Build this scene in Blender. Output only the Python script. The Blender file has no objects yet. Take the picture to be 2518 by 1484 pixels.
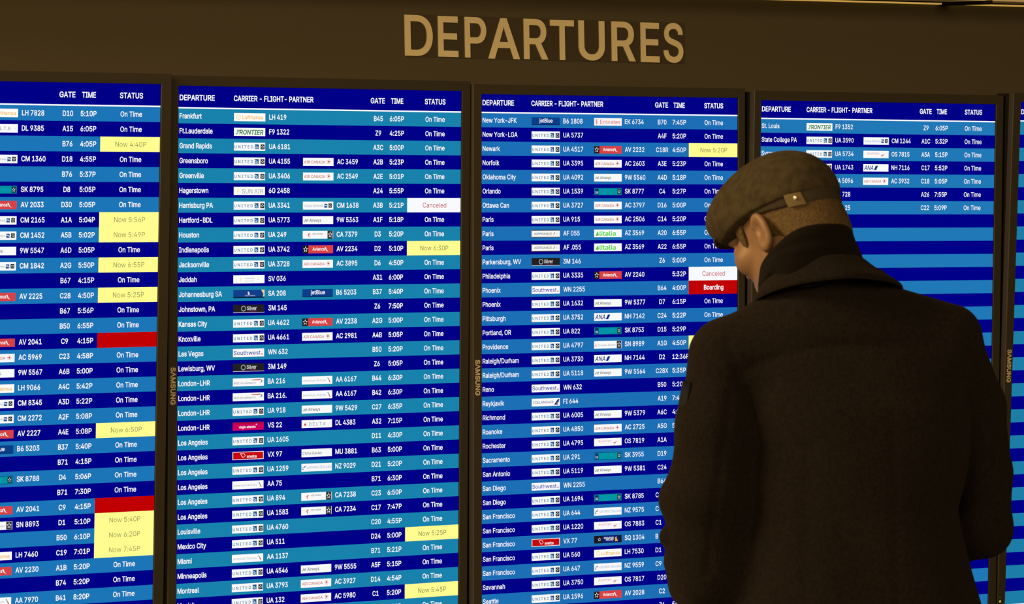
import bpy, bmesh, math, os
import numpy as np
from mathutils import Matrix, Vector
from mathutils.geometry import delaunay_2d_cdt

# ------------------------------------------------------------------ camera, world, lights, exposure
SC = bpy.context.scene
COL = SC.collection
PIT, ROL, FPX = 0.04166283812269888, 0.005923542511744296, 10300.0
PU = 0.030                      # metres per row of a departures screen
CAMZ = 1.80


def rx(a):
    c, s = math.cos(a), math.sin(a)
    return np.array([[1, 0, 0], [0, c, -s], [0, s, c]])


def ry(a):
    c, s = math.cos(a), math.sin(a)
    return np.array([[c, 0, s], [0, 1, 0], [-s, 0, c]])


def rz(a):
    c, s = math.cos(a), math.sin(a)
    return np.array([[c, -s, 0], [s, c, 0], [0, 0, 1]])


def cv2b(v):                    # level camera frame (x right, y down, z forward) to Blender axes
    return Vector((float(v[0]), float(v[2]), float(-v[1])))


RCAM = rz(ROL) @ rx(PIT)
cam_data = bpy.data.cameras.new('camera')
cam = bpy.data.objects.new('camera', cam_data)
COL.objects.link(cam)
bx_, by_, bz_ = cv2b(RCAM[0]), -cv2b(RCAM[1]), -cv2b(RCAM[2])
cam.matrix_world = Matrix(((bx_.x, by_.x, bz_.x, 0), (bx_.y, by_.y, bz_.y, 0), (bx_.z, by_.z, bz_.z, CAMZ), (0, 0, 0, 1)))
cam_data.sensor_width = 36
cam_data.lens = 36 * FPX / 2518
cam_data.clip_start = 0.1
cam_data.clip_end = 100
cam_data.dof.use_dof = True
cam_data.dof.focus_distance = 8.9
cam_data.dof.aperture_fstop = 20
SC.camera = cam

SC.view_settings.view_transform = 'Standard'
SC.view_settings.look = 'None'
SC.view_settings.gamma = 1
SC.view_settings.exposure = 0
SC.view_settings.use_curve_mapping = False

world = bpy.data.worlds.new('world')
SC.world = world
world.use_nodes = True
bgn = world.node_tree.nodes['Background']
bgn.inputs[0].default_value = (1.0, 0.66, 0.27, 1)
bgn.inputs[1].default_value = 0.05


def area(name, loc, target, sx, sy, power, color):
    l = bpy.data.lights.new(name, 'AREA')
    l.shape = 'RECTANGLE'
    l.size, l.size_y = sx, sy
    l.energy = power
    l.color = color
    o = bpy.data.objects.new(name, l)
    COL.objects.link(o)
    o.location = loc
    o.rotation_euler = (Vector(target) - Vector(loc)).to_track_quat('-Z', 'Y').to_euler()
    return o


WARM = (1.0, 0.61, 0.21)
# ceiling fittings of the hall, high behind and to the left of the reader
area('hall_light', (-3.7, 5.5, 3.5), (0.9, 8.2, 1.5), 2.6, 1.2, 340, WARM)
area('hall_light', (-1.5, -1.5, 3.6), (1.2, 9.0, 1.6), 5.0, 2.0, 370, WARM)
area('hall_light', (4.5, 2.0, 3.6), (2.5, 9.5, 1.6), 3.0, 2.0, 110, WARM)

# ------------------------------------------------------------------ helpers


def s2l(c):
    return tuple(((x / 255) / 12.92 if x / 255 <= 0.04045 else ((x / 255 + 0.055) / 1.055) ** 2.4) for x in c)


def tag(o, label=None, cat=None, kind=None, group=None):
    if label:
        o['label'] = label
    if cat:
        o['category'] = cat
    if kind:
        o['kind'] = kind
    if group:
        o['group'] = group
    return o


def empty(name, loc=(0, 0, 0), parent=None):
    o = bpy.data.objects.new(name, None)
    COL.objects.link(o)
    o.location = loc
    o.empty_display_size = 0.1
    if parent:
        o.parent = parent
    return o


def mesh_obj(name, verts, faces, mats, parent=None, fmat=None, smooth=False):
    me = bpy.data.meshes.new(name)
    me.from_pydata([tuple(map(float, v)) for v in verts], [], [tuple(int(i) for i in f) for f in faces])
    if not isinstance(mats, (list, tuple)):
        mats = [mats]
    for m in mats:
        me.materials.append(m)
    if fmat is not None:
        me.polygons.foreach_set('material_index', [int(i) for i in fmat])
    if smooth:
        me.polygons.foreach_set('use_smooth', [True] * len(me.polygons))
    me.update()
    o = bpy.data.objects.new(name, me)
    COL.objects.link(o)
    if parent:
        o.parent = parent
    return o


def bsdf(name, color, rough=0.6, spec=0.3, bump=None, sheen=0.0, var=None, metallic=0.0):
    m = bpy.data.materials.new(name)
    m.use_nodes = True
    nt = m.node_tree
    b = nt.nodes['Principled BSDF']
    b.inputs['Base Color'].default_value = (*color, 1)
    b.inputs['Roughness'].default_value = rough
    b.inputs['Specular IOR Level'].default_value = spec
    b.inputs['Metallic'].default_value = metallic
    if sheen:
        b.inputs['Sheen Weight'].default_value = sheen
        b.inputs['Sheen Roughness'].default_value = 0.5
        b.inputs['Sheen Tint'].default_value = (1, 0.9, 0.8, 1)
    tc = nt.nodes.new('ShaderNodeTexCoord')
    if var:                     # var = (scale, other colour, amount)
        n = nt.nodes.new('ShaderNodeTexNoise')
        n.inputs['Scale'].default_value = var[0]
        n.inputs['Detail'].default_value = 5
        nt.links.new(tc.outputs['Object'], n.inputs['Vector'])
        mr = nt.nodes.new('ShaderNodeMapRange')
        mr.inputs['From Min'].default_value = 0.35
        mr.inputs['From Max'].default_value = 0.65
        mr.inputs['To Max'].default_value = var[2]
        nt.links.new(n.outputs['Fac'], mr.inputs['Value'])
        mx = nt.nodes.new('ShaderNodeMix')
        mx.data_type = 'RGBA'
        mx.inputs['A'].default_value = (*color, 1)
        mx.inputs['B'].default_value = (*var[1], 1)
        nt.links.new(mr.outputs['Result'], mx.inputs['Factor'])
        nt.links.new(mx.outputs['Result'], b.inputs['Base Color'])
    if bump:                    # bump = (scale, strength, distance)
        n2 = nt.nodes.new('ShaderNodeTexNoise')
        n2.inputs['Scale'].default_value = bump[0]
        n2.inputs['Detail'].default_value = 6
        nt.links.new(tc.outputs['Object'], n2.inputs['Vector'])
        bp = nt.nodes.new('ShaderNodeBump')
        bp.inputs['Strength'].default_value = bump[1]
        bp.inputs['Distance'].default_value = bump[2]
        nt.links.new(n2.outputs['Fac'], bp.inputs['Height'])
        nt.links.new(bp.outputs['Normal'], b.inputs['Normal'])
    return m


EM = {}


def emat(rgb):
    rgb = tuple(rgb)
    if rgb not in EM:
        m = bpy.data.materials.new('glow_rgb_%d_%d_%d' % rgb)
        m.use_nodes = True
        nt = m.node_tree
        nt.nodes.clear()
        e = nt.nodes.new('ShaderNodeEmission')
        e.inputs[0].default_value = (*s2l(rgb), 1)
        out = nt.nodes.new('ShaderNodeOutputMaterial')
        nt.links.new(e.outputs[0], out.inputs[0])
        EM[rgb] = m
    return EM[rgb]


FONT = None
try:
    FONT = bpy.data.fonts.load(os.path.join(bpy.utils.system_resource('DATAFILES', path='fonts'), 'Inter.woff2'))
except Exception:
    FONT = None
TEXT_CACHE, CHAR_CACHE = {}, {}
CAPH = 0.509 if FONT else 0.682


def outline(body, res):
    """the closed contours of some lettering, as arrays of (x, y)"""
    c = bpy.data.curves.new('lettering', 'FONT')
    c.body = body
    c.size = 1
    c.resolution_u = res
    c.fill_mode = 'NONE'
    if FONT:
        c.font = FONT
    o = bpy.data.objects.new('lettering', c)
    COL.objects.link(o)
    me = bpy.data.meshes.new_from_object(o.evaluated_get(bpy.context.evaluated_depsgraph_get()))
    P = [tuple(v.co[:2]) for v in me.vertices]
    nxt = {}
    for e in me.edges:
        a, b = e.vertices
        nxt.setdefault(a, []).append(b)
        nxt.setdefault(b, []).append(a)
    bpy.data.objects.remove(o)
    bpy.data.curves.remove(c)
    bpy.data.meshes.remove(me)
    loops, seen = [], set()
    for s in range(len(P)):
        if s in seen or s not in nxt:
            continue
        loop, cur, prev = [s], s, None
        seen.add(s)
        while True:
            cand = sorted(q for q in nxt[cur] if q != prev and q not in seen)
            if not cand:
                break
            prev, cur = cur, cand[0]
            seen.add(cur)
            loop.append(cur)
        q = np.array([P[i] for i in loop])
        keep = np.linalg.norm(q - np.roll(q, 1, 0), axis=1) > 1e-6
        q = q[keep]
        if len(q) > 2:
            loops.append(q)
    return loops


def area2(q):
    x, y = q[:, 0], q[:, 1]
    return float((x * np.roll(y, -1) - np.roll(x, -1) * y).sum() / 2)


def char(ch, bold, res):
    """one character: contours grown by bold (font units), triangles, advance"""
    key = (ch, bold, res)
    if key in CHAR_CACHE:
        return CHAR_CACHE[key]
    if ('HH',) not in CHAR_CACHE:
        CHAR_CACHE[('HH',)] = np.ptp(np.concatenate(outline('HH', 2))[:, 0])
    adv = np.ptp(np.concatenate(outline('H' + ch + 'H', 2))[:, 0]) - CHAR_CACHE[('HH',)]
    if ch == ' ':
        CHAR_CACHE[key] = ([], np.zeros((0, 2)), [], adv)
        return CHAR_CACHE[key]
    L = outline(ch, res)
    if sum(area2(q) for q in L) < 0:
        L = [q[::-1] for q in L]
    if bold:
        out = []
        for q in L:
            e = np.roll(q, -1, 0) - q
            n = np.stack([e[:, 1], -e[:, 0]], 1)
            n /= np.linalg.norm(n, axis=1)[:, None]
            n0 = np.roll(n, 1, 0)
            dn = np.clip(1 + (n * n0).sum(1), 0.5, 2)
            out.append(q + bold * (n + n0) / dn[:, None])
        L = out
    pts, edges = [], []
    for q in L:
        k = len(pts)
        pts += [Vector((float(x), float(y))) for x, y in q]
        edges += [(k + i, k + (i + 1) % len(q)) for i in range(len(q))]
    res_ = delaunay_2d_cdt(pts, edges, [], 0, 1e-7)
    V = np.array([tuple(p) for p in res_[0]])
    T = np.array([tuple(f) for f in res_[2]])
    cen = V[T].mean(1)
    wind = np.zeros(len(T))
    for q in L:
        q2 = np.roll(q, -1, 0)
        for (x0, y0), (x1, y1) in zip(q, q2):
            up = (y0 <= cen[:, 1]) & (y1 > cen[:, 1])
            dn = (y0 > cen[:, 1]) & (y1 <= cen[:, 1])
            side = (x1 - x0) * (cen[:, 1] - y0) - (cen[:, 0] - x0) * (y1 - y0)
            wind += (up & (side > 0)) * 1 - (dn & (side < 0)) * 1
    T = T[wind != 0]
    ar = np.cross(V[T[:, 1]] - V[T[:, 0]], V[T[:, 2]] - V[T[:, 0]])
    T[ar < 0] = T[ar < 0][:, ::-1]
    CHAR_CACHE[key] = (L, V, T, adv)
    return CHAR_CACHE[key]


def glyphs(body, bold=0.0, extr=0.0, res=3):
    """verts (n,3) scaled so that the capitals stand 1 high on the baseline, left edge at 0; faces; width"""
    key = (body, bold, extr, res)
    if key in TEXT_CACHE:
        return TEXT_CACHE[key]
    vs, f, x, nv = [], [], 0.0, 0
    for ch in body:
        L, V, T, adv = char(ch, bold, res)
        if len(V):
            w_ = np.zeros((len(V), 3))
            w_[:, :2] = V
            w_[:, 0] += x
            w_[:, 2] = extr
            vs.append(w_)
            f += [tuple(int(i) + nv for i in p) for p in T]
            nv += len(V)
            if extr:            # side walls of solid letters
                for q in L:
                    n = len(q)
                    for z in (0, extr):
                        s_ = np.zeros((n, 3))
                        s_[:, :2] = q
                        s_[:, 0] += x
                        s_[:, 2] = z
                        vs.append(s_)
                    f += [(nv + i, nv + (i + 1) % n, nv + n + (i + 1) % n, nv + n + i) for i in range(n)]
                    nv += 2 * n
        x += adv
    v = np.concatenate(vs)
    v[:, :2] /= CAPH
    v[:, 0] -= v[:, 0].min()
    TEXT_CACHE[key] = (v, f, v[:, 0].max())
    return TEXT_CACHE[key]


class Flat:
    """collects coloured flat shapes of one row of a screen; s across and r down in rows, d in metres towards the reader"""

    def __init__(self, W, rb):
        self.v, self.f, self.m, self.mats = [], [], [], []
        self.W, self.rb = W, rb

    def idx(self, rgb):
        m = emat(rgb)
        if m not in self.mats:
            self.mats.append(m)
        return self.mats.index(m)

    def pt(self, s, r, d):
        return ((s - self.W / 2) * PU, -d, (self.rb - r) * PU)

    def poly(self, pts, rgb, d):
        k = len(self.v)
        self.v += [self.pt(s, r, d) for s, r in pts]
        self.f.append(tuple(range(k, k + len(pts))))
        self.m.append(self.idx(rgb))

    def rect(self, s0, s1, r0, r1, rgb, d):
        self.poly([(s0, r1), (s1, r1), (s1, r0), (s0, r0)], rgb, d)

    def disc(self, s, r, rad, rgb, d, n=16, squash=1.0):
        self.poly([(s + rad * squash * math.cos(-2 * math.pi * i / n), r + rad * math.sin(-2 * math.pi * i / n)) for i in range(n)], rgb, d)

    def text(self, body, s, rbase, cap, rgb, d, bold=0.0, xs=None, width=None, align='l', shear=0.0):
        v, f, w = glyphs(body, bold)
        if width is not None:
            k = width / w
        else:
            k = cap * (xs or 0.9)
        s0 = s if align == 'l' else (s - w * k / 2 if align == 'c' else s - w * k)
        b = len(self.v)
        for x, y, _ in v:
            self.v.append(self.pt(s0 + x * k + shear * y * cap, rbase - y * cap, d))
        mi = self.idx(rgb)
        for q in f:
            self.f.append(tuple(i + b for i in q))
            self.m.append(mi)

    def build(self, name, parent):
        return mesh_obj(name, self.v, self.f, self.mats, parent, self.m)


# ------------------------------------------------------------------ materials of the place
M_WALL = bsdf('grey_wall_paint', (0.088, 0.082, 0.07), 0.75, 0.2, bump=(140, 0.06, 0.002))
M_LETTER = bsdf('pale_vinyl', (0.82, 0.79, 0.66), 0.55, 0.3)
M_FILM = bsdf('clear_backing_film', (0.062, 0.056, 0.046), 0.5, 0.3)
M_BEZEL = bsdf('charcoal_plastic', (0.034, 0.033, 0.03), 0.55, 0.35)
M_DARK = bsdf('black_plastic', (0.006, 0.006, 0.006), 0.6, 0.2)
M_BADGE = bsdf('silver_badge_print', (0.62, 0.6, 0.54), 0.4, 0.4)
M_FLOOR = bsdf('terrazzo', (0.28, 0.26, 0.23), 0.35, 0.4, var=(60, (0.18, 0.17, 0.15), 0.8))
M_CEIL = bsdf('cream_ceiling_tile', (0.75, 0.7, 0.6), 0.8, 0.2)
M_METAL = bsdf('dark_steel', (0.05, 0.05, 0.05), 0.5, 0.4, metallic=0.6)
M_COAT = bsdf('black_brown_wool', (0.0075, 0.0068, 0.0095), 0.95, 0.04, bump=(420, 0.5, 0.003), sheen=0.025, var=(160, (0.0115, 0.0105, 0.013), 0.8))
M_SCARF = bsdf('dark_ribbed_knit', (0.0055, 0.005, 0.0065), 0.95, 0.04, bump=(500, 0.5, 0.003), sheen=0.02)
M_CAP = bsdf('olive_brown_wool', (0.030, 0.027, 0.023), 0.95, 0.04, bump=(380, 0.5, 0.002), sheen=0.025, var=(70, (0.052, 0.045, 0.034), 0.8))
M_BAND = bsdf('grey_brown_wool_band', (0.036, 0.034, 0.032), 0.95, 0.05, bump=(380, 0.5, 0.002))
M_TAB = bsdf('tan_leather', (0.10, 0.082, 0.055), 0.6, 0.3, bump=(200, 0.2, 0.001))
M_STUD = bsdf('pale_metal_stud', (0.75, 0.75, 0.7), 0.3, 0.5, metallic=0.7)
M_SKIN = bsdf('skin', (0.170, 0.112, 0.092), 0.5, 0.28, var=(70, (0.19, 0.124, 0.1), 0.6))
M_SKIN.node_tree.nodes['Principled BSDF'].inputs['Subsurface Weight'].default_value = 0.12
M_SKIN.node_tree.nodes['Principled BSDF'].inputs['Subsurface Radius'].default_value = (0.01, 0.004, 0.002)
M_HAIR = bsdf('reddish_brown_hair', (0.080, 0.057, 0.033), 0.7, 0.25, bump=(260, 0.7, 0.004), var=(160, (0.05, 0.034, 0.02), 0.8))
M_TROUSER = bsdf('dark_denim', (0.02, 0.022, 0.03), 0.9, 0.1)
M_SHOE = bsdf('black_leather', (0.02, 0.018, 0.016), 0.4, 0.4)
M_PATCH = bsdf('dark_navy_patch', (0.008, 0.010, 0.017), 0.7, 0.1)
M_THREAD = bsdf('grey_thread', (0.1, 0.1, 0.1), 0.8, 0.2)

# ------------------------------------------------------------------ the setting
TH = -0.585                     # the board wall runs away to the right
WN = 250.5                      # distance of the wall from the camera, in rows
UW = cv2b(np.array([math.cos(TH), 0, -math.sin(TH)]))
NW = cv2b(np.array([math.sin(TH), 0, math.cos(TH)]))      # into the wall
CAMP = Vector((0, 0, CAMZ))


def wp(u, y, out=0.0):          # a point on the wall: u along it, y below camera height (rows); out = metres towards the room
    p = CAMP + UW * (u * PU) + NW * (WN * PU - out)
    p.z = CAMZ - y * PU
    return p


def wall_box(u0, u1, z0, z1, o0, o1):
    pts = []
    for o in (o0, o1):
        for u, z in ((u0, z0), (u1, z0), (u1, z1), (u0, z1)):
            p = wp(u, 0, o)
            p.z = z
            pts.append(p)
    fs = [(3, 2, 1, 0), (4, 5, 6, 7), (0, 1, 5, 4), (1, 2, 6, 5), (2, 3, 7, 6), (3, 0, 4, 7)]
    return pts, fs


CEILZ = CAMZ + 9.56 * PU        # underside of the lowered ceiling in front of the wall
v, f = wall_box(70, 300, 0, CEILZ + 0.25, -0.12, 0)
tag(mesh_obj('wall_back', v, f, M_WALL), 'dark grey wall behind the row of departures screens', kind='structure')
SO = 0.16                       # depth of the lowered ceiling


def ribbed_ceiling():
    vs, fs = [], []
    n = 40
    edge = []
    o0, o1 = 0.035, SO
    for i in range(n + 1):      # shallow ribs run along the wall
        o = o0 + (o1 - o0) * i / n
        edge.append((o, 0.006 + (0.002 if i % 2 else 0.0)))
    for o, dz in edge:
        for u in (70, 300):
            p = wp(u, 0, o)
            p.z = CEILZ + dz
            vs.append(p)
    for i in range(n):
        fs.append((2 * i, 2 * i + 1, 2 * i + 3, 2 * i + 2))
    b = len(vs)
    for o in (o0, o1):
        for u in (70, 300):
            p = wp(u, 0, o)
            p.z = CEILZ + 0.1
            vs.append(p)
    fs.append((b, b + 2, b + 3, b + 1))
    fs.append((2 * n, 2 * n + 1, b + 3, b + 2))
    return vs, fs


v, f = ribbed_ceiling()
tag(mesh_obj('ceiling', v, f, M_CEIL), 'cream ribbed lowered ceiling above the wall', kind='structure')
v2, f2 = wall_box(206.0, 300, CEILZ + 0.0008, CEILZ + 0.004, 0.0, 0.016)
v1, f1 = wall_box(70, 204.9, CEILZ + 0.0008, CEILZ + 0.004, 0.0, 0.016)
tag(mesh_obj('trim_1', v1 + v2, f1 + [tuple(i + 8 for i in q) for q in f2], emat((196, 152, 72))), 'thin trim along the top of the dark wall, its caught light painted as a glow', kind='structure')  # no lamp: trim made to glow in place of light catching its edge
v, f = wall_box(205.2, 205.9, CEILZ - 0.0015, CEILZ + 0.03, 0.0, SO)
tag(mesh_obj('trim_3', v, f, M_DARK), 'dark joint between two ceiling panels', kind='structure')
v, f = wall_box(70, 300, CEILZ + 0.004, CEILZ + 0.05, 0.0, 0.034)
tag(mesh_obj('trim_2', v, f, M_DARK), 'dark strip standing in for the shadow above the glowing trim', kind='structure')  # solid dark strip painted in for the shade between trim and ceiling
tag(mesh_obj('floor', [(-9, -6, 0), (13, -6, 0), (13, 16, 0), (-9, 16, 0)], [(0, 1, 2, 3)], M_FLOOR), 'grey terrazzo floor', kind='structure')

# ------------------------------------------------------------------ the sign
SIGN = [('D', 156.624, 159.034, -7.854, -4.978), ('E', 159.412, 161.173, -7.820, -4.952), ('P', 161.664, 163.563, -7.803, -4.923),
        ('A', 163.638, 166.413, -7.767, -4.873), ('R', 166.701, 168.863, -7.768, -4.880), ('T', 168.990, 171.144, -7.738, -4.860),
        ('U', 171.463, 173.830, -7.735, -4.864), ('R', 174.370, 176.568, -7.725, -4.850), ('E', 176.958, 178.705, -7.695, -4.807),
        ('S', 179.019, 180.858, -7.713, -4.793)]
sign = empty('departures_sign', wp(168.7, -4.8, 0.002))
tag(sign, 'gold capital letters spelling DEPARTURES on the dark wall above the screens', 'sign')
inv_sign = Matrix.Translation(-sign.location)


def wall_prism(outline_uy, o0, o1):
    n = len(outline_uy)
    vs = [wp(u, y, o) - sign.location for o in (o0, o1) for u, y in outline_uy]
    fs = [tuple(range(2 * n - 1, n - 1, -1)), tuple(range(n))]
    fs += [(i, (i + 1) % n, n + (i + 1) % n, n + i) for i in range(n)]
    return vs, fs


v, f = wall_prism([(156.9, -4.9), (181.0, -4.72), (181.0, -7.72), (156.9, -7.9)], 0.0003, 0.0012)
fo = mesh_obj('backing_film', v, f, M_FILM, sign)
tag(fo, 'slightly darker backing strip behind the letters')
for ch, ua, ub, yt, yb in SIGN:
    g, fs, w = glyphs(ch, 0.012, 0.02, 6)
    gx, gy = g[:, 0] / w, (g[:, 1] - g[:, 1].min()) / (g[:, 1].max() - g[:, 1].min())
    zmin, zmax = g[:, 2].min(), g[:, 2].max()
    slope = (-4.793 + 4.978) / (180.858 - 156.624)
    lean = 0.09
    vs = []
    for x, y, z in zip(gx, gy, g[:, 2]):
        u = ua + x * (ub - ua - lean) + lean * (1 - y)
        yy = yb + (yt - yb) * y + slope * (x - 0.5) * (ub - ua)
        vs.append(wp(u, yy, 0.0013 + 0.0022 * (z - zmin) / (zmax - zmin)) - sign.location)
    mesh_obj('letter', vs, fs, M_LETTER, sign)

# ------------------------------------------------------------------ the departures screens
WHITE = (250, 250, 255)
NAVY = (0, 0, 136)
YELLOW = (255, 253, 143)
RED = (192, 0, 2)
PANELS = {
    1: (-0.61030, 0.00544, 0.01766, -42.55401, -1.32858, 266.45026, 23.20035, 1.52, (27, 117, 183)),
    2: (-0.61669, 0.00569, -0.00602, -22.51628, -1.13255, 281.51381, 23.10500, 1.51, (25, 130, 172)),
    3: (-0.56184, 0.00359, -0.01748, -2.27251, -0.98757, 295.52631, 22.09928, 1.32, (29, 111, 181)),
    4: (-0.57021, 0.00586, 0.00030, 18.11977, -0.71994, 307.29813, 22.05038, 1.36, (32, 120, 182)),
    5: (-0.55090, 0.00407, 0.02885, 38.55599, -0.66824, 319.18080, 22.50000, 1.48, (30, 125, 166)),
}
ROWS2 = """Frankfurt|LH|LH 419|||B45|6:05P|o
Ft.Lauderdale|F9|F9 1322|||Z9|4:25P|o
Grand Rapids|UA|UA 6181|||A3C|5:00P|o
Greensboro|UA|UA 4155|AC|AC 3459|A2B|5:23P|o
Greenville|UA|UA 3406|AC|AC 2549|A2E|5:01P|o
Hagerstown|6G|6G 2458|||A24|5:55P|o
Harrisburg PA|UA|UA 3341|CM|CM 1638|A3B|5:21P|c
Hartford-BDL|UA|UA 5773|9W|9W 5363|A1F|5:18P|o
Houston|UA|UA 249|CA|CA 7379|D3|5:20P|o
Indianapolis|UA|UA 3742|AV|AV 2234|D2|5:10P|Now 6:30P
Jacksonville|UA|UA 3728|AC|AC 3895|D6|4:50P|o
Jeddah|SV|SV 036|||A31|6:00P|o
Johannesburg SA|SA|SA 208|B6|B6 5203|B37|5:40P|o
Johnstown, PA|3M|3M 145|||Z6|7:50P|o
Kansas City|UA|UA 4622|AV|AV 2238|A2G|5:00P|o
Knoxville|UA|UA 4661|AC|AC 2981|A4B|5:05P|o
Las Vegas|WN|WN 632|||B50|5:20P|o
Lewisburg, WV|3M|3M 149|||Z6|5:05P|o
London-LHR|BA|BA 216|AA|AA 6167|B44|6:30P|o
London-LHR|BA|BA 216.|AA|AA 6167|B42|6:30P|o
London-LHR|UA|UA 918|9W|9W 5429|C27|6:35P|o
London-LHR|VS|VS 22|DL|DL 4383|A32|7:15P|o
Los Angeles|UA|UA 1605|||D11|4:30P|o
Los Angeles|VX|VX 97|MU|MU 3881|B63|5:00P|o
Los Angeles|UA|UA 1259|NZ|NZ 9029|D21|5:20P|o
Los Angeles|AA|AA 75|||B71|6:30P|o
Los Angeles|UA|UA 894|CA|CA 7238|C23|6:50P|o
Los Angeles|UA|UA 1583|CA|CA 7234|C17|7:47P|o
Louisville|UA|UA 4760|||C20|4:55P|o
Mexico City|UA|UA 511|||D24|5:00P|Now 5:25P
Miami|AA|AA 1137|||B71|5:21P|o
Minneapolis|UA|UA 4546|9W|9W 5555|A5F|5:15P|o
Montreal|UA|UA 3793|AC|AC 3927|D14|4:54P|o
Munich|UA|UA 132|AC|AC 5980|C1|5:20P|Now 5:45P
||||||4:50P|o"""
ROWS3 = """New York-JFK|B6|B6 1808|EK|EK 6734|B70|7:45P|o
New York-LGA|UA|UA 5737|||A4F|5:20P|o
Newark|UA|UA 4517|AV|AV 2232|C18R|4:50P|Now 5:20P
Norfolk|UA|UA 3395|AC|AC 2603|A3E|5:23P|o
Oklahoma City|UA|UA 4092|9W|9W 5560|A4D|5:18P|o
Orlando|UA|UA 1539|SK|SK 8777|C4|5:27P|o
Ottawa Can|UA|UA 3727|AC|AC 3797|D16|5:00P|o
Paris|UA|UA 915|AC|AC 2506|C14|5:20P|o
Paris|AF|AF 055|AZ|AZ 3569|A20|6:55P|o
Paris|AF|AF .055|AZ|AZ 3569|A22|6:55P|o
Parkersburg, WV|3M|3M 146|||Z6|5:00P|o
Philadelphia|UA|UA 3335|AV|AV 2240||5:32P|c
Phoenix|WN|WN 2255|||B64|4:00P|b
Phoenix|UA|UA 1632|9W|9W 5377|D7|6:15P|o
Pittsburgh|UA|UA 3752|NH|NH 7142|C24|5:22P|o
Portland, OR|UA|UA 822|SK|SK 8753|D15|5:29P|o
Providence|UA|UA 4797|SN|SN 8989|A1G|4:50P|y
Raleigh/Durham|UA|UA 3730|NH|NH 7144|D2|12:36P|
Raleigh/Durham|UA|UA 5118|9W|9W 5564|C28X|5:35P|
Reno|WN|WN 632|||B50|5:20P|
Reykjavik|FI|FI 644|||A19|7:45P|
Richmond|UA|UA 6005|9W|9W 5379|A6C|4:5|
Roanoke|UA|UA 4850|AC|AC 2725|A5G|5:|
Rochester|UA|UA 4795|OS|OS 7819|A1A||
Sacramento|UA|UA 291|SK|SK 3955|D19||
San Antonio|UA|UA 5119|9W|9W 5381|C24||
San Diego|WN|WN 2255|||B64||
San Diego|UA|UA 1694|SK|SK 8785|C||
San Francisco|UA|UA 644|NZ|NZ 9575|C||
San Francisco|UA|UA 1220|OS|OS 7883|C1||
San Francisco|VX|VX 77|SQ|SQ 1304|B||
San Francisco|UA|UA 560|LH|LH 7530|D1||
San Francisco|UA|UA 647|NZ|NZ 9559|C9||
Savannah|UA|UA 3750|OS|OS 7817|D20||
Seattle|UA|UA 1596|AV|AV 2028|C2||
|||||Z6|5:0|"""
ROWS4 = """St. Louis|F9|F9 1352|||Z9|6:05P|o
State College PA|UA|UA 3590|CM|CM 1244|A1C|5:32P|o
Syracuse|UA|UA 5734|OS|OS 7815|A5A|5:15P|o
|UA|UA 1743|NH|NH 7116|C17|5:52P|o
||UA 5096|AC|AC 3932|C18|5:05P|o
||>728|||A26|7:55P|o
||>25|||C22|5:09P|o"""
ROWS1 = """||||LH|LH 7828|D10|5:10P|o
DL|DL 9385|A15|6:05P|o
||B76|4:05P|Now 4:40P
CM|CM 1360|D18|4:55P|o
||B76|5:37P|o
SK|SK 8795|D8|5:05P|o
AV|AV 2033|D30|5:05P|o
CM|CM 2165|A1A|5:04P|Now 5:56P
CM|CM 1452|A5B|5:02P|Now 5:49P
9W|9W 5547|A6D|5:05P|o
CM|CM 1842|A2G|5:50P|Now 6:55P
||B67|4:15P|o
AV|AV 2225|C28|4:50P|Now 5:25P
||B67|5:56P|o
||B50|6:55P|o
AV|AV 2041|C9|4:15P|r
AC|AC 5969|C23|4:58P|o
9W|9W 5567|A6B|5:00P|o
LH|LH 9066|A4C|5:42P|o
CM|CM 8345|A3D|5:22P|o
CM|CM 2272|A2F|5:08P|o
AV|AV 2227|A4E|5:08P|Now 6:50P
B6|B6 5203|B37|5:40P|o
||B71|4:15P|o
SK|SK 8788|D4|5:06P|o
||B71|7:30P|o
AV|AV 2041|C9|4:15P|r
SN|SN 8893|D1|5:10P|Now 5:40P
||B50|6:10P|Now 6:20P
LH|LH 7460|C19|7:01P|Now 7:45P
AV|AV 2230|A1B|5:20P|o
||B74|5:20P|o
AA|AA 7970|B41|8:20P|o"""


def parse(txt, short=False):
    out = []
    for line in txt.split('\n'):
        c = line.split('|')
        if len(c) < 8:
            c = [''] * (8 - len(c)) + c
        out.append(c[-8:])
    return out


DATA = {1: parse(ROWS1), 2: parse(ROWS2), 3: parse(ROWS3), 4: parse(ROWS4), 5: []}


def star_square(F, s0, s1, r0, r1, d, dark=(28, 26, 26)):
    F.rect(s0, s1, r0, r1, dark, d)
    cx, cy = (s0 + s1) / 2, (r0 + r1) / 2
    rx_, ry_ = (s1 - s0) * 0.42, (r1 - r0) * 0.42
    for k in range(5):
        a = -math.pi / 2 + k * 2 * math.pi / 5
        p = lambda ang, q: (cx + rx_ * q * math.cos(ang), cy + ry_ * q * math.sin(ang))
        F.poly([p(a, 1.0), p(a - 0.5, 0.5), p(a, 0.33), p(a + 0.5, 0.5)][::-1], (235, 235, 235), d + 0.0002)


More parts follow.
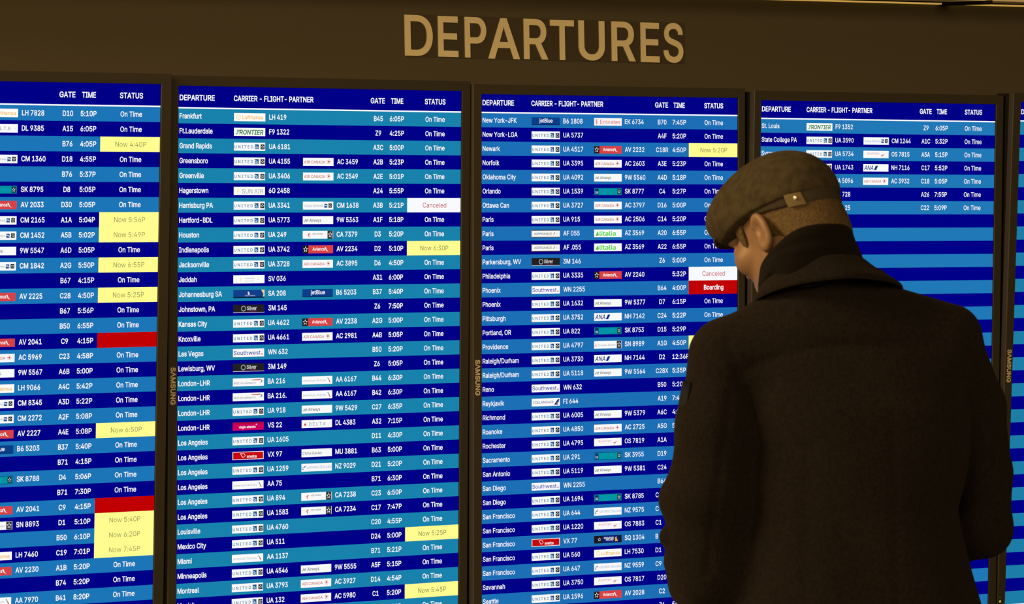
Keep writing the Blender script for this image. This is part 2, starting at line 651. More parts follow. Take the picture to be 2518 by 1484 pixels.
def logo(F, code, s0, s1, r0, r1):
    """one airline's flat mark inside its own small cell"""
    w, h = s1 - s0, r1 - r0
    d, e = 0.0006, 0.0009
    X = lambda t: s0 + w * t
    Y = lambda t: r0 + h * t

    def cell(c):
        F.rect(s0, s1, r0, r1, c, d)

    def txt(body, t0, t1, base, cap, rgb, bold=0.006, shear=0.0):
        F.text(body, X(t0), Y(base), cap * h, rgb, e, bold, width=w * (t1 - t0), shear=shear)
    wh = (248, 250, 250)
    if code == 'UA':
        cell(wh)
        txt('U N I T E D', 0.02, 0.61, 0.70, 0.36, (48, 106, 146), 0.012)
        F.rect(X(.665), X(.79), Y(.2), Y(.82), (24, 84, 140), e)
        for i in range(3):
            q = .2 + .2 * i
            F.poly([(X(.665), Y(q + .12)), (X(.73), Y(q + .2)), (X(.775), Y(min(q + .42, .82))), (X(.745), Y(min(q + .42, .82))), (X(.715), Y(q + .28)), (X(.665), Y(q + .2))], (190, 215, 230), e + 0.0002)
        star_square(F, X(.85), X(.98), Y(.2), Y(.82), e, (45, 40, 34))
    elif code == 'AC':
        cell(wh)
        txt('AIR CANADA', 0.035, 0.72, 0.68, 0.34, (196, 66, 52), 0.006)
        F.disc(X(.84), Y(.48), h * .27, (205, 90, 80), e)
        F.disc(X(.84), Y(.48), h * .235, wh, e + 0.0001)
        c, r = X(.84), Y(.48)
        leaf = []
        for k, q in enumerate([1, .45, .9, .4, .8, .35, .75, .3, .75, .35, .8, .4, .9, .45]):
            a = -math.pi / 2 + 2 * math.pi * k / 14
            leaf.append((c + h * .23 * q * math.cos(a), r + h * .23 * q * math.sin(a)))
        F.poly(leaf[::-1], (190, 30, 30), e + 0.0003)
    elif code == '9W':
        cell(wh)
        txt('Jet Airways', 0.03, 0.60, 0.69, 0.38, (40, 40, 40), 0.005)
    elif code == 'MU':
        cell(wh)
        txt('China Easter', 0.03, 0.67, 0.70, 0.36, (50, 50, 50), 0.0)
    elif code == 'CM':
        cell(wh)
        txt('Copa Airlines', 0.05, 0.67, 0.64, 0.26, (120, 140, 165), 0.0)
        F.rect(X(.70), X(.80), Y(.26), Y(.76), (30, 75, 140), e)
        F.poly([(X(.70), Y(.5)), (X(.80), Y(.62)), (X(.77), Y(.42)), (X(.70), Y(.36))], (190, 205, 225), e + .0002)
        star_square(F, X(.84), X(.95), Y(.22), Y(.76), e)
    elif code == 'LH':
        cell((255, 253, 248))
        F.disc(X(.14), Y(.5), h * .33, (240, 200, 110), e, 20)
        F.disc(X(.14), Y(.5), h * .28, (255, 250, 240), e + .0001, 20)
        F.poly([(X(.10), Y(.45)), (X(.135), Y(.56)), (X(.185), Y(.40)), (X(.14), Y(.50))][::-1], (240, 200, 110), e + .0002)
        txt('Lufthansa', 0.26, 0.93, 0.74, 0.44, (242, 186, 84), 0.012)
    elif code == 'F9':
        cell((250, 252, 248))
        F.rect(X(.09), X(.19), Y(.26), Y(.36), (34, 130, 70), e)
        F.rect(X(.085), X(.17), Y(.46), Y(.55), (34, 130, 70), e)
        F.poly([(X(.06), Y(.8)), (X(.10), Y(.8)), (X(.13), Y(.62)), (X(.09), Y(.62))], (34, 130, 70), e)
        txt('RONTIER', 0.17, 0.93, 0.8, 0.54, (30, 120, 62), 0.02, 0.18)
    elif code == '6G':
        cell((252, 252, 248))
        F.disc(X(.14), Y(.46), h * .2, (255, 238, 190), e)
        txt('SUN AIR', 0.27, 0.93, 0.82, 0.56, (60, 65, 110), -0.008)
    elif code == 'CA':
        cell(wh)
        F.disc(X(.21), Y(.5), h * .2, (228, 120, 100), e)
        F.disc(X(.235), Y(.56), h * .12, wh, e + .0001)
        F.rect(X(.19), X(.215), Y(.5), Y(.82), (228, 120, 100), e)
        txt('AIR CHINA', 0.31, 0.65, 0.48, 0.2, (90, 80, 80), 0.006, 0.2)
        star_square(F, X(.81), X(.985), Y(.0), Y(1.0), e, (52, 50, 48))
    elif code == 'AV':
        star_square(F, X(0), X(.19), Y(.02), Y(.98), d, (30, 28, 28))
        F.rect(X(.19), s1, r0, r1, (216, 66, 66), d)
        txt('Avianca', 0.32, 0.72, 0.66, 0.40, WHITE, 0.014)
        F.poly([(X(.72), Y(.25)), (X(.76), Y(.25)), (X(.79), Y(.6)), (X(.85), Y(.82)), (X(.77), Y(.68))][::-1], WHITE, e)
    elif code == 'SV':
        cell((252, 253, 252))
        F.rect(X(.21), X(.26), Y(.25), Y(.72), (248, 236, 200), e)
        F.rect(X(.36), X(.68), Y(.32), Y(.44), (200, 212, 216), e)
        txt('SAUDIA', 0.36, 0.66, 0.84, 0.24, (200, 205, 200), 0.0)
        F.disc(X(.8), Y(.5), h * .13, (225, 230, 225), e)
    elif code == 'SA':
        F.rect(s0, s1, r0, r1, (18, 62, 140), d)
        F.rect(s0, s1, Y(.84), r1, (10, 22, 50), e)
        F.poly([(X(.89), r0), (s1, r0), (s1, Y(.84)), (X(.95), Y(.84)), (X(.965), Y(.5))][::-1], (240, 214, 140), e)
        F.poly([(X(.46), Y(.22)), (X(.5), Y(.22)), (X(.53), Y(.58)), (X(.47), Y(.6))][::-1], (230, 225, 230), e)
        txt('SOUTH AFRICAN', 0.37, 0.70, 0.78, 0.14, (220, 225, 235), 0.0)
    elif code == 'B6':
        F.rect(s0, s1, r0, r1, (10, 62, 138), d)
        F.rect(s0, s1, Y(.9), r1, (8, 40, 96), e)
        txt('jetBlue', 0.27, 0.74, 0.66, 0.50, WHITE, 0.012)
    elif code == '3M':
        F.rect(s0, s1, r0, r1, (34, 31, 34), d)
        F.rect(s0, s1, Y(.94), r1, (215, 215, 220), e)
        F.disc(X(.33), Y(.48), h * .36, (150, 155, 155), e, 20)
        F.disc(X(.33), Y(.48), h * .24, (34, 31, 34), e + .0001, 20)
        txt('Silver', 0.44, 0.75, 0.66, 0.44, (225, 228, 228), 0.01)
        F.rect(X(.52), X(.74), Y(.76), Y(.83), (140, 40, 110), e)
    elif code == 'WN':
        cell((250, 250, 252))
        txt('Southwest', 0.02, 0.88, 0.74, 0.50, (62, 74, 158), 0.009)
        F.disc(X(.93), Y(.68), h * .11, (222, 96, 70), e, 10)
    elif code == 'BA':
        cell((250, 250, 250))
        txt('BRITISH AIRWAYS', 0.03, 0.73, 0.74, 0.27, (96, 98, 112), 0.0)
        F.poly([(X(.6), Y(.2)), (X(.86), Y(.16)), (X(.95), Y(.3)), (X(.9), Y(.26)), (X(.8), Y(.27)), (X(.6), Y(.27))][::-1], (206, 44, 44), e)
        F.poly([(X(.86), Y(.16)), (X(.95), Y(.3)), (X(.93), Y(.5)), (X(.84), Y(.62)), (X(.91), Y(.44)), (X(.91), Y(.3))][::-1], (84, 96, 140), e + .0001)
    elif code == 'AA':
        cell((250, 251, 251))
        txt('American Airlines', 0.04, 0.79, 0.66, 0.27, (158, 166, 174), 0.0)
        F.poly([(X(.83), Y(.2)), (X(.86), Y(.2)), (X(.90), Y(.5)), (X(.87), Y(.48))][::-1], (60, 140, 170), e)
        F.poly([(X(.87), Y(.5)), (X(.905), Y(.5)), (X(.945), Y(.85)), (X(.91), Y(.8))][::-1], (214, 60, 50), e)
    elif code == 'VS':
        F.rect(s0, s1, r0, r1, (204, 0, 92), d)
        F.rect(s0, s1, r0, Y(.22), (176, 10, 60), e)
        txt('virgin atlantic', 0.20, 0.74, 0.74, 0.30, WHITE, 0.014)
        F.disc(X(.76), Y(.3), h * .1, (240, 200, 210), e, 10)
    elif code == 'DL':
        cell((249, 249, 249))
        F.poly([(X(.06), Y(.76)), (X(.11), Y(.3)), (X(.16), Y(.76)), (X(.11), Y(.64))], (196, 46, 40), e)
        txt('D E L T A', 0.24, 0.78, 0.72, 0.40, (88, 104, 130), 0.0)
        F.rect(X(.89), X(.94), Y(.44), Y(.52), (214, 220, 228), e)
    elif code == 'VX':
        cell((246, 240, 240))
        F.rect(s0 + .05, s1 - .05, r0 + .04, r1 - .04, (200, 10, 14), d + .0001)
        F.poly([(X(.24), Y(.2)), (X(.36), Y(.16)), (X(.42), Y(.5)), (X(.36), Y(.72)), (X(.31), Y(.72))][::-1], (240, 200, 200), e)
        F.poly([(X(.27), Y(.25)), (X(.35), Y(.22)), (X(.40), Y(.5)), (X(.36), Y(.64)), (X(.325), Y(.64))][::-1], (200, 10, 14), e + .0001)
        txt('V', 0.28, 0.39, 0.62, 0.32, WHITE, 0.02, 0.1)
        txt('america', 0.46, 0.77, 0.78, 0.36, WHITE, 0.016)
    elif code == 'NZ':
        cell((248, 249, 251))
        txt('AIR NEW ZEALAND', 0.18, 0.985, 0.64, 0.30, (148, 162, 184), 0.0)
        F.poly([(X(.02), Y(.52)), (X(.12), Y(.46)), (X(.14), Y(.22)), (X(.09), Y(.34)), (X(.05), Y(.46))], (70, 100, 150), e)
        F.disc(X(.055), Y(.66), h * .13, (70, 100, 150), e)
        F.disc(X(.062), Y(.63), h * .08, (248, 249, 251), e + .0001)
    elif code == 'EK':
        cell((250, 246, 246))
        txt('Emirates', 0.22, 0.95, 0.78, 0.56, (200, 58, 66), -0.002)
        for k in range(3):
            F.disc(X(.09), Y(.3 + .2 * k), h * .14, (214, 110, 112), e + .00005 * k, 10)
            F.disc(X(.10), Y(.31 + .2 * k), h * .07, (250, 246, 246), e + .0002, 10)
    elif code == 'SK':
        F.rect(s0, s1, r0, r1, (0, 70, 110), d)
        F.rect(s0 + .03, s1 - .03, r0 + .04, r1 - .04, (0, 148, 164), d + .0001)
        F.rect(X(.03), X(.16), Y(.12), Y(.9), (14, 44, 110), e)
        txt('SAS', 0.045, 0.145, 0.78, 0.32, WHITE, 0.01)
        star_square(F, X(.84), X(.96), Y(.14), Y(.86), e, (18, 38, 52))
    elif code == 'AZ':
        cell((252, 252, 250))
        F.poly([(X(.04), Y(.8)), (X(.14), Y(.18)), (X(.17), Y(.8)), (X(.13), Y(.8)), (X(.125), Y(.5)), (X(.085), Y(.8))], (60, 205, 50), e)
        F.poly([(X(.075), Y(.8)), (X(.125), Y(.56)), (X(.125), Y(.8))], (214, 40, 36), e + .0001)
        txt('litalia', 0.19, 0.78, 0.8, 0.58, (70, 210, 60), 0.014, 0.06)
    elif code == 'AF':
        cell((246, 246, 240))
        F.rect(s0, s1, r0, r0 + .05, (40, 40, 60), e)
        F.rect(s0, s1, r1 - .05, r1, (70, 60, 50), e)
        txt('AIRFRANCE', 0.08, 0.72, 0.64, 0.28, (56, 62, 96), 0.004)
        F.poly([(X(.76), Y(.66)), (X(.785), Y(.66)), (X(.83), Y(.3)), (X(.805), Y(.3))], (216, 60, 50), e)
        F.disc(X(.89), Y(.5), h * .13, (222, 218, 214), e, 8)
    elif code == 'NH':
        cell((250, 251, 253))
        txt('ANA', 0.03, 0.40, 0.78, 0.58, (26, 40, 130), 0.012, 0.2)
        F.poly([(X(.42), Y(.8)), (X(.5), Y(.8)), (X(.575), Y(.2)), (X(.495), Y(.2))], (16, 34, 140), e)
        F.poly([(X(.5), Y(.8)), (X(.52), Y(.8)), (X(.595), Y(.2)), (X(.575), Y(.2))], (120, 196, 232), e)
    elif code == 'SN':
        cell((250, 250, 250))
        F.poly([(X(.03), Y(.7)), (X(.07), Y(.3)), (X(.1), Y(.7))], (222, 170, 150), e)
        txt('brussels airlines', 0.15, 0.77, 0.66, 0.26, (140, 146, 156), 0.0)
        star_square(F, X(.82), X(.985), Y(.02), Y(.98), e, (48, 48, 52))
    elif code == 'FI':
        cell((251, 251, 251))
        txt('ICELANDAIR', 0.05, 0.77, 0.66, 0.34, (40, 60, 120), 0.004)
        F.poly([(X(.79), Y(.86)), (X(.93), Y(.86)), (X(.98), Y(.12)), (X(.93), Y(.12))], (24, 52, 130), e)
        F.poly([(X(.87), Y(.74)), (X(.93), Y(.74)), (X(.945), Y(.48))], (245, 180, 50), e + .0001)
    elif code == 'OS':
        cell((250, 248, 249))
        txt('Austrian', 0.15, 0.62, 0.52, 0.36, (214, 128, 132), -0.004)
        F.poly([(X(.66), Y(.62)), (X(.84), Y(.44)), (X(.775), Y(.62)), (X(.70), Y(.9)), (X(.74), Y(.62))][::-1], (200, 50, 56), e)
    elif code == 'SQ':
        F.rect(s0, s1, r0, r1, (24, 24, 30), d)
        star_square(F, X(.11), X(.27), Y(.16), Y(.84), d + .0001, (24, 24, 30))
        F.rect(X(.3), X(.91), Y(.03), Y(.97), (16, 28, 110), e)
        F.text('SINGAPORE', X(.35), Y(.46), h * .24, WHITE, e + .0002, 0.012, width=w * .36)
        F.text('AIRLINES', X(.42), Y(.68), h * .2, WHITE, e + .0002, 0.012, width=w * .28)
        F.poly([(X(.74), Y(.8)), (X(.86), Y(.8)), (X(.82), Y(.5)), (X(.8), Y(.16)), (X(.75), Y(.4)), (X(.77), Y(.6))][::-1], (236, 190, 70), e + .0002)


BEZ_T, DEPTH, LIP = 0.70, 0.062, 0.004
BEZ_L = {1: .74, 2: .70, 3: .74, 4: .66, 5: .76}      # side widths of the frames, in rows
BEZ_R = {1: .80, 2: .74, 3: .64, 4: .74, 5: .74}
SCREEN_LABEL = {
    1: 'black-framed departures screen cut off by the left edge, two red status cells',
    2: 'black-framed departures screen listing Frankfurt at its top row',
    3: 'black-framed departures screen listing New York-JFK at its top row',
    4: 'black-framed departures screen behind the man in the cap, mostly blank stripes',
    5: 'black-framed departures screen cut off by the right edge, only blank stripes showing',
}
CAP, XS = 0.335, 0.885


def build_screen(k):
    yaw, rol, tilt, X0, Y0, Z0, W, hd, light = PANELS[k]
    R = ry(yaw) @ rx(tilt) @ rz(rol)
    u, v_, n = cv2b(R[:, 0]), cv2b(R[:, 1]), cv2b(R[:, 2])
    H = 40.0
    rb = H - hd                                   # row coordinate of the bottom of the lit area
    org = CAMP + cv2b(np.array([X0, Y0, Z0])) * PU
    base = org + u * (W / 2 * PU) + v_ * (rb * PU)
    root = empty('departures_screen')
    up = -v_
    root.matrix_world = Matrix(((u.x, n.x, up.x, base.x), (u.y, n.y, up.y, base.y), (u.z, n.z, up.z, base.z), (0, 0, 0, 1)))
    tag(root, SCREEN_LABEL[k], 'screen', group='row of departures screens on the wall')
    hw, top = W / 2 * PU, H * PU
    bl, br, bt = BEZ_L[k] * PU, BEZ_R[k] * PU, BEZ_T * PU
    # bezel: a frame with an inner lip; local y = 0 is the glass, the frame stands LIP in front of it
    prof = []                                     # closed loops: (inset rectangle, y)

    def loop(el, er, et, y):
        return [(-hw - el, y, -et), (hw + er, y, -et), (hw + er, y, top + et), (-hw - el, y, top + et)]
    c = 0.0015
    loops = [loop(0, 0, 0, 0.003), loop(0, 0, 0, -LIP + 0.001), loop(0.001, 0.001, 0.001, -LIP), loop(bl - c, br - c, bt - c, -LIP), loop(bl, br, bt, -LIP + c), loop(bl, br, bt, 0.012)]
    vs = [p for l in loops for p in l]
    fs, fm = [], []
    for i in range(len(loops) - 1):
        for j in range(4):
            fs.append((4 * i + j, 4 * i + (j + 1) % 4, 4 * i + 4 + (j + 1) % 4, 4 * i + 4 + j))
            fm.append(1 if i == 0 else 0)
    mesh_obj('bezel', vs, fs, [M_BEZEL, M_DARK], root, fm)
    # housing behind it
    l1, l2 = loop(bl - 0.002, br - 0.002, bt - 0.002, 0.008), loop(bl - 0.004, br - 0.004, bt - 0.004, DEPTH)
    vs = l1 + l2
    fs = [(0, 1, 2, 3)] + [(j, 4 + j, 4 + (j + 1) % 4, (j + 1) % 4) for j in range(4)] + [(7, 6, 5, 4)]
    mesh_obj('housing', vs, fs, M_DARK, root)
    # bracket reaching the wall
    vs = []
    bw, bh = hw * 0.5, top * 0.35
    for y in (DEPTH - 0.002, None):
        for x, z in ((-bw, top / 2 - bh), (bw, top / 2 - bh), (bw, top / 2 + bh), (-bw, top / 2 + bh)):
            if y is None:
                p = root.matrix_world @ Vector((x, DEPTH, z))
                dist = WN * PU - (p - CAMP).dot(NW)
                p = p + NW * (dist - 0.0005)
                vs.append(root.matrix_world.inverted() @ p)
            else:
                vs.append((x, y, z))
    mesh_obj('mounting_bracket', vs, [(0, 1, 2, 3), (7, 6, 5, 4)] + [(j, 4 + j, 4 + (j + 1) % 4, (j + 1) % 4) for j in range(4)], M_METAL, root)
    # the lit panel and its rows
    F = Flat(W, rb)
    F.rect(0, W, -hd, rb, NAVY, 0.0)
    scr = F.build('screen', root)
    t = lambda q: q * W
    F = Flat(W, rb)
    F.rect(0, W, -0.09, 0.005, WHITE, 0.0004)
    hb, hc, bold = -0.56, 0.355, 0.019
    for body, a, b in (('DEPARTURE', .0055, .1245), ('CARRIER - FLIGHT- PARTNER', .190, .467), ('GATE', .670, .7215), ('TIME', .743, .788), ('STATUS', .866, .942)):
        if k == 5 and body != 'DEPARTURE':
            continue
        if k == 1 and a < .5:
            continue
        F.text(body, t(a), hb, hc, WHITE, 0.0008, bold, width=t(b - a))
    h = F.build('header_row', scr)
    tag(h, 'white column headings over a white rule')
    rows = DATA[k]
    for i in range(37):
        F = Flat(W, rb)
        odd = i % 2 == 0
        F.rect(0, W, i, i + 1, light if odd else NAVY, 0.0002)
        if i < len(rows):
            city, l1_, f1, l2_, f2, gate, time, st = rows[i]
            base_r = i + 0.665
            tb = 0.016 if k in (1, 2) else 0.011
            if city:
                F.text(city, t(.0055), base_r, CAP, WHITE, .0010, tb, XS)
            if l1_:
                logo(F, l1_, t(.1912), t(.299), i + .255, i + .80)
            if f1.startswith('>'):
                F.text(f1[1:], t(.378), base_r, CAP, WHITE, .0010, tb, XS, align='r')
            elif f1:
                F.text(f1, t(.312), base_r, CAP, WHITE, .0010, tb, XS)
            if l2_:
                logo(F, l2_, t(.4315), t(.539), i + .255, i + .80)
            if f2:
                F.text(f2, t(.551), base_r, CAP, WHITE, .0010, tb, XS)
            if gate:
                if k == 3 and 27 <= i <= 32 and len(gate) < 3:      # gates half behind the man keep their left edge
                    F.text(gate, t(.698) - .56, base_r, CAP, WHITE, .0010, tb, XS)
                else:
                    F.text(gate, t(.698), base_r, CAP, WHITE, .0010, tb, XS, align='c')
            if time:
                F.text(time, t(.739), base_r, CAP, WHITE, .0010, tb, 0.94)
            cellc = None
            if st == 'o':
                F.text('On Time', t(.904), base_r, CAP, WHITE, .0010, tb * .8, 0.92, align='c')
            elif st == 'c':
                cellc = (248, 250, 253)
                F.text('Canceled', t(.904), base_r, CAP, (198, 50, 56), .0010, 0.0, 1.0, align='c')
            elif st == 'b':
                cellc = RED
                F.text('Boarding', t(.904), base_r, CAP, WHITE, .0010, 0.018, 0.92, align='c')
            elif st == 'r':
                cellc = RED
            elif st == 'y':
                cellc = YELLOW
            elif st.startswith('Now'):
                cellc = YELLOW
                F.text(st, t(.904), base_r, CAP, (104, 104, 62) if k == 1 else (72, 74, 52), .0010, -0.006, 1.0, align='c')
            if cellc:
                F.rect(t(.8045), W, i, i + 1, cellc, .0004)
        F.build('flight_row', scr)
    F = Flat(W, rb)
    F.rect(0, W, 37.0, 37.08, WHITE, 0.0004)
    F.build('footer_rule', scr)
    # maker's lettering on the left of the frame, reading downwards
    g, fs, w = glyphs('S\u039bMSUNG', 0.022, 0.03, 3)
    r0, r1 = 17.38, 19.9
    z0, z1 = g[:, 2].min(), g[:, 2].max()
    vs = []
    for x, y, z in g:
        r = r0 + (r1 - r0) * x / w
        s = -0.535 + 0.35 * y
        vs.append(((s - W / 2) * PU, -LIP - 0.0002 - 0.0005 * (z - z0) / (z1 - z0), (rb - r) * PU))
    o = mesh_obj('brand_lettering', vs, fs, M_BADGE, root)
    tag(o, 'pale maker name lettered down the frame')
    # status lights low on the left of the frame
    for r, rgb, rad in ((36.72, (190, 200, 40), 0.0026), (36.42, (62, 54, 26), 0.0024)):
        vs, fs = [], []
        for ring, (rr, yy) in enumerate(((rad, -LIP - 0.0001), (rad * .7, -LIP - 0.0012))):
            vs += [((-0.50 - W / 2) * PU + rr * math.cos(a * math.pi / 6), yy, (rb - r) * PU + rr * math.sin(a * math.pi / 6)) for a in range(12)]
        fs = [(j, (j + 1) % 12, 12 + (j + 1) % 12, 12 + j) for j in range(12)] + [tuple(range(12, 24))]
        o = mesh_obj('status_light' if r > 36.5 else 'remote_sensor', vs, fs, emat(rgb) if r > 36.5 else M_TAB, root)
    return root


for k in PANELS:
    build_screen(k)

# ------------------------------------------------------------------ the man
RI = RCAM.T


def at(px, py, D):              # the place seen at a pixel of the 2518 x 1484 frame, D metres into the hall
    d = RI @ np.array([(px - 1259.0) / FPX, (py - 742.0) / FPX, 1.0])
    d = d * (D / d[2])
    return np.array([d[0], d[2], CAMZ - d[1]])


class Field:
    def __init__(self, lo, hi, h):
        self.lo, self.h = np.array(lo, float), h
        self.n = np.ceil((np.array(hi) - self.lo) / h).astype(int) + 1
        self.F = np.full(self.n, 0.2, np.float32)
        self.ax = [self.lo[i] + h * np.arange(self.n[i]) for i in range(3)]

    def sub(self, lo, hi):
        sl = []
        for i in range(3):
            a = max(0, int(math.floor((lo[i] - self.lo[i]) / self.h)))
            b = min(self.n[i], int(math.ceil((hi[i] - self.lo[i]) / self.h)) + 1)
            if b <= a:
                return None
            sl.append(slice(a, b))
        g = np.meshgrid(*[self.ax[i][sl[i]] for i in range(3)], indexing='ij')
        return tuple(sl), g

    def add(self, dist, lo, hi, k=0.0, mode='add', pad=None):
        pad = (0.03 + k) if pad is None else pad
        r = self.sub(np.array(lo) - pad, np.array(hi) + pad)
        if r is None:
            return
        sl, (X, Y, Z) = r
        d = dist(X, Y, Z).astype(np.float32)
        a = self.F[sl]
        if mode == 'sub':
            d = -d
            if k > 0:
                hh = np.clip(0.5 - 0.5 * (d - a) / k, 0, 1)
                self.F[sl] = a * hh + d * (1 - hh) + k * hh * (1 - hh)
            else:
                self.F[sl] = np.maximum(a, d)
            return
        if k > 0:
            hh = np.clip(0.5 + 0.5 * (a - d) / k, 0, 1)
            self.F[sl] = a * (1 - hh) + d * hh - k * hh * (1 - hh)
        else:
            self.F[sl] = np.minimum(a, d)

    def capsule(self, a, b, ra, rb, k=0.0, mode='add', sq=None):
        a, b = np.array(a, float), np.array(b, float)
        ab = b - a
        L2 = max(float(ab @ ab), 1e-9)
        R = max(ra, rb)

        def dist(X, Y, Z):
            t = np.clip(((X - a[0]) * ab[0] + (Y - a[1]) * ab[1] + (Z - a[2]) * ab[2]) / L2, 0, 1)
            return np.sqrt((X - a[0] - t * ab[0]) ** 2 + (Y - a[1] - t * ab[1]) ** 2 + (Z - a[2] - t * ab[2]) ** 2) - (ra + (rb - ra) * t)
        self.add(dist, np.minimum(a, b) - R, np.maximum(a, b) + R, k, mode)

    def ball(self, c, r, k=0.0, mode='add'):
        self.capsule(c, c, r, r, k, mode)

    def ellip(self, c, B, rad, k=0.0, mode='add', cut=None):
        """B: 3 axis vectors (rows), rad: radii along them; cut(f,l,u) -> signed distance to intersect with"""
        c, B, rad = np.array(c), np.array(B), np.array(rad, float)
        R = rad.max()

        def dist(X, Y, Z):
            q = [(X - c[0]) * B[i, 0] + (Y - c[1]) * B[i, 1] + (Z - c[2]) * B[i, 2] for i in range(3)]
            k0 = np.sqrt(sum((q[i] / rad[i]) ** 2 for i in range(3))) + 1e-6
            k1 = np.sqrt(sum((q[i] / rad[i] ** 2) ** 2 for i in range(3))) + 1e-6
            d = k0 * (k0 - 1) / k1
            if cut is not None:
                d = np.maximum(d, cut(*q))
            return d
        self.add(dist, c - R, c + R, k, mode)

    def mesh(self):
        F = self.F
        S = F < 0
        nx, ny, nz = F.shape
        cnt = np.zeros((nx - 1, ny - 1, nz - 1), np.int8)
        for dx in (0, 1):
            for dy in (0, 1):
                for dz in (0, 1):
                    cnt += S[dx:nx - 1 + dx, dy:ny - 1 + dy, dz:nz - 1 + dz]
        act = (cnt > 0) & (cnt < 8)
        idx = np.full(act.shape, -1, np.int64)
        cells = np.argwhere(act)
        idx[act] = np.arange(len(cells))
        P = np.zeros((len(cells), 3))
        N = np.zeros(len(cells))
        i, j, k = cells.T
        cor = [(a, b, c) for a in (0, 1) for b in (0, 1) for c in (0, 1)]
        for p in range(8):
            for q in range(p + 1, 8):
                A, Bc = np.array(cor[p]), np.array(cor[q])
                if abs(A - Bc).sum() != 1:
                    continue
                fa = F[i + A[0], j + A[1], k + A[2]]
                fb = F[i + Bc[0], j + Bc[1], k + Bc[2]]
                m = (fa < 0) != (fb < 0)
                t = np.where(m, fa / np.where(fa - fb == 0, 1, fa - fb), 0)
                for ax in range(3):
                    P[:, ax] += np.where(m, A[ax] + t * (Bc[ax] - A[ax]), 0)
                N += m
        P = P / N[:, None] + cells
        V = self.lo + P * self.h
        quads = []
        for ax in range(3):
            sa = [slice(1, -1)] * 3
            sb = [slice(1, -1)] * 3
            sa[ax] = slice(0, -1)
            sb[ax] = slice(1, None)
            e = S[tuple(sa)] != S[tuple(sb)]
            inside = S[tuple(sa)][e]
            q = np.argwhere(e)
            off = np.ones(3, int)
            off[ax] = 0
            q = q + off
            o1, o2 = [x for x in range(3) if x != ax]
            d1, d2 = np.zeros(3, int), np.zeros(3, int)
            d1[o1] = 1
            d2[o2] = 1
            g = lambda z: idx[z[:, 0], z[:, 1], z[:, 2]]
            a, b, c, d = g(q - d1 - d2), g(q - d2), g(q), g(q - d1)
            flip = inside if ax != 1 else ~inside
            quad = np.stack([a, b, c, d], 1)
            quad[~flip] = quad[~flip][:, ::-1]
            quads.append(quad)
        return V, np.concatenate(quads)


def sdf_obj(name, fld, mat, parent, smooth_iter=2):
    V, Q = fld.mesh()
    o = mesh_obj(name, V - ORG, Q, mat, parent, smooth=True)
    if smooth_iter:
        m = o.modifiers.new('smooth', 'SMOOTH')
        m.factor = 0.5
        m.iterations = smooth_iter
    return o


DB = 6.5                        # how far the man stands from the camera
ORG = np.array([0.51, 6.55, 0.0])
man = empty('person', tuple(ORG))
tag(man, 'man seen from behind in flat cap and dark wool coat, head bowed, before the screens', 'person')

# head frame
YA, BO = math.radians(45), math.radians(28)
HF = np.array([-math.sin(YA) * math.cos(BO), math.cos(YA) * math.cos(BO), -math.sin(BO)])
HU = np.array([-math.sin(YA) * math.sin(BO), math.cos(YA) * math.sin(BO), math.cos(BO)])
HL = np.array([-math.cos(YA), -math.sin(YA), 0.0])
HB = np.array([HF, HL, HU])
HC = at(1936, 556, 6.55)


def hp(f, l, u):
    return HC + HF * f + HL * l + HU * u


NECK = at(1985, 690, 6.54)
# --- body: one skin surface for head, neck, trunk, arms and hands
body = Field((0.14, 6.28, 0.86), (0.86, 7.02, 1.80), 0.0036)
body.ellip(hp(-.003, 0, .022), HB, (.088, .072, .084))
body.ellip(hp(.026, 0, -.040), HB, (.062, .057, .074), .02)
body.ball(hp(.068, 0, -.094), .020, .02)
body.capsule(hp(.086, .028, .016), hp(.086, -.028, .016), .013, .013, .015)
for sg in (1, -1):
    body.ball(hp(.060, sg * .044, -.028), .023, .02)
    body.capsule(hp(.0, sg * .056, -.055), hp(.06, sg * .018, -.092), .018, .018, .02)
    body.ball(hp(.098, sg * .033, -.004), .013, .010, 'sub')
    body.ball(hp(.079, sg * .032, -.006), .0125, .004)
body.capsule(hp(.088, 0, .004), hp(.100, 0, -.034), .008, .011, .01)
for sg in (1, -1):
    body.ball(hp(.092, sg * .011, -.038), .008, .006)
body.capsule(hp(.080, .018, -.062), hp(.080, -.018, -.062), .007, .007, .006)
body.capsule(hp(.078, .016, -.073), hp(.078, -.016, -.073), .008, .008, .006)
for sg in (1, -1):              # ears: a thin cupped plate with a rolled rim, its back edge standing off the head
    ca, sa = math.cos(math.radians(14)), math.sin(math.radians(14))
    e1 = -HF * ca + HL * (sg * sa)
    e3 = HL * (sg * ca) + HF * sa
    ec = hp(-.012, sg * .0795, -.0145)
    body.ellip(ec, np.array([e1, HU, e3]), (.0150, .0255, .0075), .005)
    rim = []
    for i in range(17):
        a = math.radians(-150 + 300 * i / 16)
        rim.append(ec + e1 * (.0155 * math.cos(a) - .003 * (math.sin(a) < 0) * math.sin(a)) + HU * (.0265 * math.sin(a)) + e3 * .002)
    for a, b in zip(rim, rim[1:]):
        body.capsule(a, b, .0036, .0036, .006)
    body.ball(ec - HU * .0265 - e1 * .003, .0068, .006)
    body.ellip(ec + e3 * .0095 - e1 * .003 + HU * .004, np.array([e1, HU, e3]), (.0090, .0155, .0105), .002, 'sub')
body.capsule(hp(-.030, 0, -.030), NECK, .056, .057, .03)
body.capsule(NECK, NECK + np.array([.03, .015, -.10]), .057, .068, .04)
CH = at(2060, 870, 6.52)
SL, SR = at(1772, 872, 6.49), at(2335, 838, 6.50)
body.capsule(SL + [.07, .03, -.035], SR + [-.07, .03, -.035], .045, .045, .03)
body.capsule(CH + [-.06, .01, -.05], CH + [-.05, .01, -.33], .062, .06, .03)
